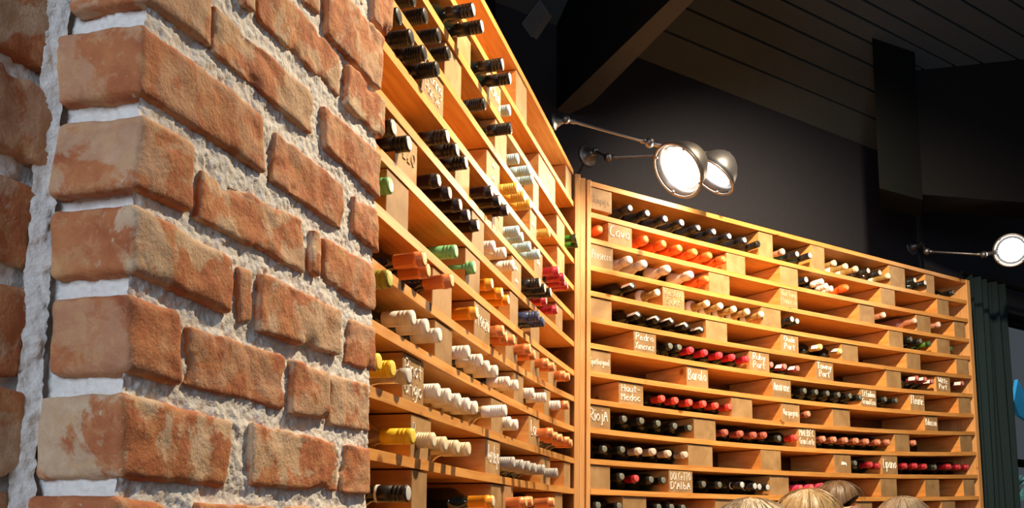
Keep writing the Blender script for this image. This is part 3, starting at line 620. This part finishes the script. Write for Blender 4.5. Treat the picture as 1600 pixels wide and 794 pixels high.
# kind: glass, shape, capsule colour, end colour, extra part, words
K = {
 'blkw': ('dark', PS, (0.012, 0.012, 0.013), (0.80, 0.78, 0.72), None, 'black screw-capped bottle with white end'),
 'blks': ('brown', PRG, (0.010, 0.009, 0.009), (0.02, 0.02, 0.02), None, 'glossy black ridged-cap bottle'),
 'blkl': ('brown', PS, (0.014, 0.012, 0.012), (0.70, 0.66, 0.60), None, 'black-capped bottle with pale end'),
 'vio': ('dark', PF, (0.030, 0.020, 0.024), (0.62, 0.57, 0.50), None, 'plum-black foiled bottle with pale end'),
 'white': ('dark', PS, (0.78, 0.75, 0.70), (0.84, 0.82, 0.78), None, 'white-capped bottle'),
 'whiter': ('gold', PRG, (0.80, 0.79, 0.76), (0.86, 0.85, 0.82), None, 'white bottle with finely ridged cap'),
 'lblue': ('dark', PRG, (0.42, 0.62, 0.72), (0.62, 0.78, 0.84), None, 'pale blue-capped bottle'),
 'gold': ('dark', PRG, (0.72, 0.42, 0.06), (0.80, 0.62, 0.30), None, 'golden-yellow capped bottle'),
 'green': ('dark', PS, (0.16, 0.48, 0.20), (0.36, 0.64, 0.38), None, 'mint-green capped bottle'),
 'olive': ('dark', PS, (0.28, 0.28, 0.03), (0.48, 0.50, 0.08), None, 'olive-green capped bottle'),
 'grn': ('green', PC, (0.03, 0.05, 0.02), (0.10, 0.16, 0.05), None, 'bright green glass bottle'),
 'copper': ('brown', PF, (0.78, 0.25, 0.085), (0.80, 0.55, 0.25), None, 'copper-orange foiled bottle with gold end'),
 'orange': ('dark', PF, (0.88, 0.34, 0.02), (0.86, 0.74, 0.58), None, 'bright orange foiled bottle with pale end'),
 'blue': ('dark', PS, (0.035, 0.055, 0.13), (0.06, 0.09, 0.2), None, 'navy-blue capped bottle'),
 'rasp': ('dark', PF, (0.62, 0.05, 0.08), (0.80, 0.45, 0.42), None, 'raspberry-red foiled bottle'),
 'yel': ('gold', PS, (0.90, 0.62, 0.03), (0.92, 0.70, 0.10), None, 'bright yellow capped bottle'),
 'yelr': ('gold', PRG, (0.90, 0.62, 0.03), (0.92, 0.70, 0.10), None, 'bright yellow ridged-cap bottle'),
 'clr': ('clear', PC, (0.55, 0.55, 0.55), (0.62, 0.62, 0.62), None, 'clear glass bottle with silver stopper'),
 'wgold': ('gold', PRG, (0.78, 0.66, 0.42), (0.84, 0.76, 0.55), None, 'cream and gold banded-cap bottle'),
 'silv': ('dark', PRG, (0.34, 0.34, 0.33), (0.55, 0.54, 0.50), None, 'silver-grey ridged-cap bottle'),
 'ring': ('dark', PS, (0.012, 0.012, 0.013), (0.62, 0.66, 0.66), 'ring', 'black-capped bottle with white ring'),
 'so': ('dark', PK, (0.85, 0.16, 0.03), (0.90, 0.27, 0.08), None, 'orange-foiled sparkling wine bottle'),
 'sw': ('dark', PK, (0.72, 0.66, 0.58), (0.82, 0.78, 0.70), None, 'cream-foiled sparkling wine bottle'),
 'sd': ('dark', PK, (0.018, 0.018, 0.024), (0.62, 0.62, 0.66), None, 'black champagne bottle with silver end'),
 'cg': ('gold', PC, (0.66, 0.58, 0.36), (0.84, 0.80, 0.58), 'collar', 'golden glass bottle with cream end'),
 'cp': ('pink', PC, (0.62, 0.34, 0.24), (0.86, 0.80, 0.72), None, 'pink glass bottle with white end'),
 'seal': ('dark', PF, (0.012, 0.014, 0.014), (0.03, 0.03, 0.03), 'strip', 'black bottle with white seal strip'),
 'red': ('dark', PF, (0.70, 0.030, 0.055), (0.80, 0.07, 0.09), None, 'crimson-foiled bottle'),
 'redo': ('dark', PF, (0.74, 0.060, 0.045), (0.84, 0.15, 0.11), None, 'scarlet-foiled bottle'),
 'dred': ('dark', PF, (0.38, 0.015, 0.03), (0.62, 0.10, 0.10), None, 'dark cherry-red foiled bottle'),
 'brn': ('dark', PF, (0.42, 0.10, 0.07), (0.50, 0.16, 0.11), None, 'brick-brown foiled bottle'),
 'pinkb': ('dark', PF, (0.50, 0.17, 0.09), (0.74, 0.40, 0.26), None, 'terracotta-foiled bottle with lighter end'),
 'bei': ('dark', PF, (0.60, 0.50, 0.38), (0.72, 0.58, 0.48), None, 'beige-foiled bottle'),
 'dk': ('dark', PF, (0.016, 0.020, 0.018), (0.19, 0.20, 0.16), None, 'black-foiled bottle with dull grey end'),
 'port': ('dark', PF, (0.30, 0.05, 0.05), (0.66, 0.28, 0.22), 'tag', 'wine-red sealed bottle with paper tag'),
 'py': ('dark', PF, (0.70, 0.48, 0.16), (0.80, 0.62, 0.34), 'tag', 'straw-yellow sealed bottle with paper tag'),
 'pk': ('dark', PS, (0.85, 0.06, 0.14), (0.90, 0.22, 0.14), None, 'vivid pink-red capped bottle')}
_tm = {}
def template(k):
    if k in _tm: return _tm[k]
    g, prof, cc, ec, ex, w = K[k]; spark = prof is PK
    gp = PGS if spark else PG
    metal = 0.25 if prof in (PF, PK) else 0.0
    cm = capmat(cc, 0.36, metal); em = capmat(ec, 0.45, 0.0)
    parts = [('glass_body', lathed('glass_body', gp, GLASS[g])), ('capsule', lathed('capsule', prof, cm)),
             ('cap_end', lathed('cap_end', [(.2995, .0125), (.3008, prof[-1][1] - .0012), (.3013, prof[-1][1] - .0035)], em))]
    if ex == 'collar': parts.append(('neck_label', band('neck_label', .194, .216, PG, M_PAPER)))
    if ex == 'ring': parts.append(('ring', band('ring', .238, .243, PS, M_PAPER, .0008))); 
    if ex == 'strip': parts.append(('seal_strip', STRIP))
    if ex == 'tag': parts.append(('neck_tag', TAGM))
    _tm[k] = parts; return parts
BR_ = {1: 'sd 985,325 1012,333 1040,342 1066,348 1092,356 1116,362 1140,369 1164,375|blks 1185,381|cp 1224,393|blkw 1246,397 1266,399|cg 1305,411 1323,416 1339,420|blkl 1357,423 1375,426|cg 1389,431|blkw 1430,438 1446,442|dk 1490,457',
 2: 'so 938,358 1010,374 1038,381 1063,388 1087,394 1110,399 1132,405|blkw 1260,437|white 1285,440 1292,447 1300,451|so 1324,449',
 3: 'sw 985,406 1008,412 1045,420 1081,429|so 1106,436|cp 1382,492 1431,501 1468,507',
 4: 'seal 989,447|cg 1028,457 1106,474 1127,478 1148,483 1169,487 1191,491|blkl 1238,499 1246,502|dk 1424,530 1439,533|grn 1453,537 1487,545',
 5: 'seal 998,492 1028,499 1050,502 1073,509 1097,515|py 1283,542 1314,549',
 6: 'dk 1048,541 1062,543|red 1081,547 1103,551 1126,555 1146,558 1168,561|port 1206,570 1227,573 1247,576|port 1434,591 1447,593 1457,596 1505,599',
 7: 'dk 1258,611 1276,613 1294,615 1311,617 1329,619 1345,621 1384,624 1401,626',
 8: 'redo 1036,623 1057,626 1079,629 1101,631 1120,634 1141,636|pinkb 1264,647',
 9: 'dk 976,655 1003,658 1029,662 1055,666 1078,669|brn 1135,676 1159,678 1180,680 1196,680|dk 1218,685|redo 1244,684|pinkb 1288,686 1305,687 1323,688 1340,689 1356,690 1374,691 1389,691 1430,692',
 10: 'dk 945,702 973,703|bei 1000,705 1022,706 1046,709 1072,711|dk 1337,724|dred 1362,726 1374,728 1416,728 1432,728 1447,729|dk 1462,730|dred 1485,729 1500,730 1513,730',
 11: 'dk 972,745|dred 995,748|dk 1018,750 1037,751 1100,757 1125,758|ring 1160,758 1180,760 1187,761 1200,762|pk 1252,763 1269,762 1286,760',
 12: 'dk 935,790 968,791 1030,793 1050,793 1068,794'}
BL_ = {2: 'blkw 740.5,15 754,41 786,100 797.5,122|lblue 797,172',
 3: 'blks 647,-3 666,24 687,55 702,83 758,162 799,200|lblue 810,248 829,266 833,280|grn 901,372 903,381',
 4: 'blks 624.7,25 644,58 664.4,82.5 684.5,107.6|gold 808.7,294 819.4,306.5 829,319 859,364',
 5: 'blkl 700,213 715,234 729,254|vio 769,299 781,313.5 793.5,328|lblue 811,361 817,371 829,385 843,397|rasp 873,423 882,433 887,446 883,441',
 6: 'blkw 616,199 640,224|vio 686.5,282 703.5,301.5 720,320 733,336 747.5,352|white 773,385 790,395 803,415|blkl 844,442 852,451 861,457|rasp 854,470 871,484',
 7: 'green 611,290 713.5,393 742,418|orange 769.6,444 785,458 795,469|blue 842,494 850,503',
 8: 'copper 664,405 670,423 707,439|orange 746,489|copper 787,517 792,527 804,531 829,545 836,555 857,567 866,573 883,586 890,589',
 9: 'olive 609.6,435.6|white 646.8,497 668,510 688,524 733,550 753,563 764,573 777,580 796,597 809,602 834,614 853,621 875,633|copper 888,633',
 10: 'yelr 593,566 614.6,576.5|clr 640,588|whiter 686,611 703,618 718.6,625.7 733,632 745,637 791,642 798,660 808.6,664|copper 864,676 871,682 878.6,685 890,689 894,693',
 11: 'yel 646,682|wgold 679,688 697,694 716,699 733.7,702|silv 804,723 817.5,727 828,729 837.6,732 851,734 871,739',
 12: 'ring 638.6,771.5|orange 771.5,784|copper 823,785 832,784 866,785'}
ORD = ['', 'first', 'second', 'third', 'fourth', 'fifth', 'sixth', 'seventh', 'eighth', 'ninth', 'tenth', 'eleventh', 'twelfth', 'thirteenth', 'fourteenth', 'fifteenth', 'sixteenth', 'seventeenth', 'eighteenth', 'nineteenth', 'twentieth']
DEF_Z = Vector((0, 0, 1))
def place_bottles(R, rows, p0, where, rackname):
    fr = R.fr
    for row, txt in rows.items():
        items = []
        for seg in txt.split('|'):
            k, *pts = seg.split()
            for q in pts:
                x, y = map(float, q.split(',')); items.append((x, y, k))
        items.sort(); seen = {}
        for x, y, k in items:
            best = None
            for i in range(53):
                p = -0.035 + 0.0025 * i; s, z = fr.hit(x, y, p); h = z - R.z(row, s)
                c = ((h - 0.047) / 0.010) ** 2 + ((p - p0) / 0.03) ** 2
                if best is None or c < best[0]: best = (c, p, s, h)
            _, p, s, h = best; rb = 0.0405 if K[k][1] is PK else 0.0375
            h = min(max(h, rb - 0.004), 0.072)
            cap = fr.P(s, p, R.z(row, s) + h); run = math.sqrt(max(0.3013 ** 2 - (h - rb - .001) ** 2, 0.01))
            base = fr.P(s, p - run, R.z(row, s) + rb + 0.001)
            root = empty('wine_bottle', base); ax = (cap - base).normalized()
            ysd = DEF_Z.cross(ax).normalized(); zz = ax.cross(ysd)
            roll = Matrix.Rotation(random.uniform(-.2, .2), 3, 'X')
            root.rotation_euler = (Matrix((ax, ysd, zz)).transposed() @ roll).to_euler()
            for nm, me in template(k): link(nm, me, root)
            seen[k] = seen.get(k, 0) + 1
            n = sum(1 for it in items if it[2] == k)
            pos = ('only one' if n == 1 else ORD[seen[k]] + ' such from ' + where) + ', ' + ORD[row] + ' row, ' + rackname
            tag(root, K[k][5] + ', ' + pos, 'wine bottle', K[k][5].split(' with')[0] + 's, ' + ORD[row] + ' row of ' + rackname)
place_bottles(RR, BR_, 0.004, 'corner', 'far rack')
place_bottles(RL, BL_, 0.055, 'bricks', 'side rack')

# ------------------------------------------------------------------ articulated wall lamps
def lamp(label, basep, basen, pts, centre, aim, rad, metal, watt, spotdeg, base_r=0.055, aim_at=None):
    root = tag(empty('wall_lamp', basep), label, 'lamp', 'jointed metal wall lamps'); iv = Matrix.Translation(basep).inverted()
    def part(name, mb, mat, smooth=True, parent=None):
        o = mb.build(name, mat, smooth=smooth); o.parent = parent or root; o.matrix_parent_inverse = iv if parent is None else Matrix.Identity(4); return o
    def orient(mb, c, d):
        d = Vector(d).normalized(); q = d.to_track_quat('X', 'Z'); mb.v = [tuple(Vector(c) + q @ Vector(v)) for v in mb.v]; return mb
    basen = Vector(basen).normalized()
    m = MB(); m.lathe([(0, base_r), (.006, base_r), (.010, base_r * .9), (.011, base_r * .72), (.020, base_r * .6), (.034, base_r * .35), (.05, base_r * .28)], 28); part('wall_plate', orient(m, basep, basen), metal)
    pts = [Vector(p) for p in pts]
    for i, p in enumerate(pts):
        m = MB(); m.sphere(p, 0.020 if i else 0.017, 14, 10); j = part('joint', m, metal)
        ax = (Vector((0, 0, EYE)) - p).normalized()
        m = MB(); m.lathe([(0.012, 0.011), (.021, .011), (.022, .008)], 14); part('joint_cap', orient(m, p, ax), M_DKMETAL, True)
    for a, b in zip(pts[:-1], pts[1:]):
        m = MB(); d = (b - a); L_ = d.length; m.tube([a, a + d * .1, a + d * .12, a + d * .88, a + d * .9, b], [.010, .010, .0065, .0065, .010, .010], 10); part('arm', m, metal)
    d = Vector(aim).normalized(); centre = Vector(centre)
    neck = centre - d * rad * 1.25
    m = MB(); m.tube([pts[-1], neck], [.011, .014], 10); part('neck', m, metal)
    m = MB(); pr = [(-1.28, .12), (-1.22, .25), (-1.10, .45), (-.9, .66), (-.6, .86), (-.3, .96), (0, 1.0), (0, .97), (-.3, .92), (-.55, .80)]
    m.lathe([(a * rad, b * rad) for a, b in pr], 40); m.f = m.f[:-1]; m.m = m.m[:-1]; part('shade', orient(m, centre, d), metal)
    m = MB(); c = [(0.004 * math.cos(t) , rad * 1.06 + 0.006 * math.sin(t)) for t in [i * 6.2832 / 8 for i in range(9)]]
    m.lathe(c, 40); m.f = m.f[:-2]; m.m = m.m[:-2]; part('rim_ring', orient(m, centre + d * .006, d), M_METAL)
    m = MB(); m.lathe([(-.006, .78 * rad), (0, .78 * rad), (.004, .70 * rad), (.006, .01)], 36); part('lens', orient(m, centre - d * 0.018, d), M_BULB)
    for t in (0.6, 2.2, 3.8, 5.4):
        q = d.to_track_quat('X', 'Z'); m = MB(); m.sphere(centre + q @ Vector((0.004, rad * 1.0 * math.cos(t), rad * math.sin(t))), 0.007, 8, 6); part('rim_screw', m, M_METAL)
    tgt = aim_at or (centre + d)
    spot('wall_lamp_light', centre + d * 0.03, tgt, watt, WARM, spotdeg, rad * 0.6, 0.7)
    return root
NRM = Vector((FR.n[0], FR.n[1], 0)); NLM = Vector((FL.n[0], FL.n[1], 0))
sA, zA = FL.hit(864, 191, -0.02); bA = FL.P(sA, -0.02, zA)
lamp('lit metal wall lamp on the longer arm, its broad lens turned to the side rack', bA, NLM, [bA + NLM * 0.05 + Vector((0, 0, .005)), on_y(1015, 223, 3.28)], on_y(1060, 266, 3.30), (-.689, -.349, -.625), 0.105, M_METAL, 36, 150, 0.032)
sB, zB = FR.hit(918, 243, WOFF); bB = FR.P(sB, WOFF, zB)
lamp('lit wall lamp behind, seen half from the side with its domed shade', bB, NRM, [bB + NRM * 0.06, on_y(950, 246, 3.80), on_y(1082, 240, 3.70)], on_y(1113, 275, 3.72), (-.611, -.05, -.783), 0.100, M_DKMETAL, 12, 140)
sC, zC = FR.hit(1424, 386, WOFF); bC = FR.P(sC, WOFF, zC)
lamp('lit wall lamp above the curtain end of the far rack', bC, NRM, [bC + NRM * 0.07, on_y(1448, 393, 5.05), on_y(1537, 398, 4.95)], on_y(1580, 391, 4.95), (-.52, -.80, -.30), 0.085, M_DKMETAL, 30, 92)
# ------------------------------------------------------------------ people (only the crowns of their heads reach into the photograph)
def person(label, top, height, face_az, cloth, skin, hair_col, hair_len, seed):
    rnd = random.Random(seed); X, Y, ZT = top
    root = tag(empty('person', (X, Y, 0)), label, 'person')
    hs = height / 1.7; z0 = ZT - height
    V = []; E_ = []; Rr = []
    def v(x, y, z, r, par=None):
        V.append((x * hs, y * hs, z * hs + 0)); Rr.append(r * hs)
        if par is not None: E_.append((par, len(V) - 1))
        return len(V) - 1
    pel = v(0, 0, .94, .14); wa = v(0, 0, 1.08, .125, pel); ch = v(0, .01, 1.26, .145, wa); sh = v(0, 0, 1.39, .10, ch); ne = v(0, 0, 1.46, .055, sh)
    h0 = v(0, -.012, 1.53, .074, ne); h1 = v(0, -.006, 1.59, .094, h0); h2 = v(0, .004, 1.640, .092, h1)
    nose = v(0, -.098, 1.565, .012, h0)
    for sx in (-1, 1):
        hp = v(sx * .09, 0, .88, .085, pel); kn = v(sx * .10, -.01, .48, .055, hp); an = v(sx * .10, .02, .09, .038, kn); v(sx * .105, -.12, .04, .032, an)
        so = v(sx * .16, 0, 1.39, .06, sh); el = v(sx * .23, .02, 1.12, .042, so); wr = v(sx * .22, -.08, .88, .028, el); pa = v(sx * .215, -.11, .81, .028, wr)
        for q in range(4): 
            k1 = v(sx * .205, -.10 - .02 * q, .755, .009, pa); v(sx * .20, -.105 - .02 * q, .715 - .006 * (q % 2), .008, k1)
        t1 = v(sx * .19, -.15, .80, .010, pa); v(sx * .18, -.165, .765, .009, t1)
        v(sx * .082, .006, 1.575, .016, h1)
    me = bpy.data.meshes.new('body'); me.from_pydata(V, E_, []); o = link('body', me, root)
    sk = o.modifiers.new('skin', 'SKIN')
    for i, d in enumerate(me.skin_vertices[0].data): d.radius = (Rr[i], Rr[i]); d.use_root = (i == pel)
    for i in (pel, wa, ch): me.skin_vertices[0].data[i].radius = (Rr[i] * 1.15, Rr[i] * .8)
    ss = o.modifiers.new('sub', 'SUBSURF'); ss.levels = 2; ss.render_levels = 2
    mt, nt, N, L, B = nodes('person_skin_and_cloth'); tc = N.new('ShaderNodeTexCoord'); sp = N.new('ShaderNodeSeparateXYZ'); L.new(tc.outputs['Object'], sp.inputs[0])
    r = N.new('ShaderNodeValToRGB'); r.color_ramp.interpolation = 'CONSTANT'; mr = N.new('ShaderNodeMath'); mr.operation = 'DIVIDE'; mr.inputs[1].default_value = 1.8 * hs; L.new(sp.outputs['Z'], mr.inputs[0]); L.new(mr.outputs[0], r.inputs['Fac'])
    e = r.color_ramp.elements; e[0].color = (.03, .03, .03, 1); e[1].position = .055; e[1].color = (.03, .04, .07, 1)
    for p, c in ((.53, cloth), (.80, skin)): q = e.new(p); q.color = (*c, 1)
    L.new(r.outputs['Color'], B.inputs['Base Color']); B.inputs['Roughness'].default_value = .6; me.materials.append(mt)
    # eyes and mouth
    m = MB()
    for sx in (-1, 1): m.sphere((sx * .031 * hs, -.076 * hs, 1.592 * hs), .011 * hs, 10, 8)
    m.build('eyes', plain('eye_white_iris', (.25, .2, .16), .2), root, True)
    m = MB(); m.tube([(-.024 * hs, -.078 * hs, 1.523 * hs), (0, -.086 * hs, 1.521 * hs), (.024 * hs, -.078 * hs, 1.523 * hs)], .005 * hs, 6); m.build('mouth', plain('lip', (.45, .16, .13), .5), root, True)
    # hair: a ridged shell of locks falling from the crown
    m = MB(); nu, nv = 96, 22; low = 1.50 - hair_len
    for j in range(nv + 1):
        for i in range(nu):
            a = 2 * math.pi * i / nu; fr_ = max(0, -math.sin(a))                       # towards the face
            th = (j / nv) * (1.15 + 0.75 * (1 - fr_ ** 0.7))
            rx, ry, rz = .090, .102, .104
            lock = 0.0045 * mnoise.noise(Vector((math.cos(a) * 9, math.sin(a) * 9, seed + th * 1.2))) + 0.003 * mnoise.noise(Vector((math.cos(a) * 26, math.sin(a) * 26, seed + th * 0.8)))
            k = (1 + lock / .1 * min(1, j / 4)) * (1 - 0.13 * fr_ * (j / nv) ** 3)
            x, y, z = math.sin(th) * math.cos(a) * rx * k, .006 + math.sin(th) * math.sin(a) * ry * k, 1.612 + math.cos(th) * rz * (1 + 0.3 * lock / .1)
            if th > 1.5: z -= (th - 1.5) * hair_len * 1.4
            m.v.append((x * hs, y * hs, z * hs))
    for j in range(nv):
        for i in range(nu): m.f.append((j * nu + i, (j + 1) * nu + i, (j + 1) * nu + (i + 1) % nu, j * nu + (i + 1) % nu)); m.m.append(0)
    hm, nt, N, L, B = nodes('hair'); tc = N.new('ShaderNodeTexCoord'); n1 = N.new('ShaderNodeTexNoise'); mp = N.new('ShaderNodeMapping'); mp.inputs['Scale'].default_value = (90, 90, 9); n1.inputs['Detail'].default_value = 4
    L.new(tc.outputs['Object'], mp.inputs['Vector']); L.new(mp.outputs['Vector'], n1.inputs['Vector']); n1.inputs['Scale'].default_value = 1.0
    r = N.new('ShaderNodeValToRGB'); r.color_ramp.elements[0].position = .3; r.color_ramp.elements[1].position = .7
    r.color_ramp.elements[0].color = (*[c * .5 for c in hair_col], 1); r.color_ramp.elements[1].color = (*hair_col, 1); L.new(n1.outputs['Fac'], r.inputs['Fac']); L.new(r.outputs['Color'], B.inputs['Base Color']); B.inputs['Roughness'].default_value = .45
    b = N.new('ShaderNodeBump'); b.inputs['Strength'].default_value = .5; b.inputs['Distance'].default_value = .003; L.new(n1.outputs['Fac'], b.inputs['Height']); L.new(b.outputs['Normal'], B.inputs['Normal'])
    o = m.build('hair', hm, root, True); sd = o.modifiers.new('solid', 'SOLIDIFY'); sd.thickness = 0.02; sd.offset = -1
    # a few loose strands over the crown
    m = MB()
    for q in range(70):
        a = rnd.uniform(0, 6.283); t0 = rnd.uniform(0, .5); pts = []
        for s in range(5):
            th = t0 + s * 0.22; k = 1.03 + rnd.uniform(0, .012) + 0.01 * s
            pts.append((math.sin(th) * math.cos(a) * .092 * k * hs, (.006 + math.sin(th) * math.sin(a) * .108 * k) * hs, (1.612 + math.cos(th) * .104 * k) * hs))
        m.tube(pts, .0007, 3)
    m.build('loose_strands', hm, root)
    root.rotation_euler = (0, 0, face_az); root.location = (X, Y, ZT - 1.716 * hs); return root
def hp(x, y, Y): q = on_y(x, y, Y); return (q.x, q.y, q.z)
def stand(label, x, y, Y, az, cloth, skin, hair, hl, seed):
    t = hp(x, y, Y); person(label, t, t[2] / 1.716 * 1.7, az, cloth, skin, hair, hl, seed)
SKIN = (.60, .34, .25)
stand('person with pale ash-blond hair, crown just showing under the lowest shelf', 1172, 780, 1.65, math.radians(200), (.1, .12, .16), SKIN, (.62, .48, .30), .10, 1)
stand('person with honey-blond hair standing in front of the brown-haired one', 1262, 765, 2.1, math.radians(170), (.35, .3, .28), SKIN, (.56, .38, .17), .12, 2)
stand('brown-haired person with bare forehead behind the honey-blond one', 1310, 752, 3.6, math.radians(60), (.05, .06, .08), SKIN, (.17, .10, .05), .0, 3)
stand('person with greying fair hair nearest the curtain end', 1411, 777, 2.75, math.radians(150), (.2, .2, .24), SKIN, (.70, .52, .32), .03, 4)
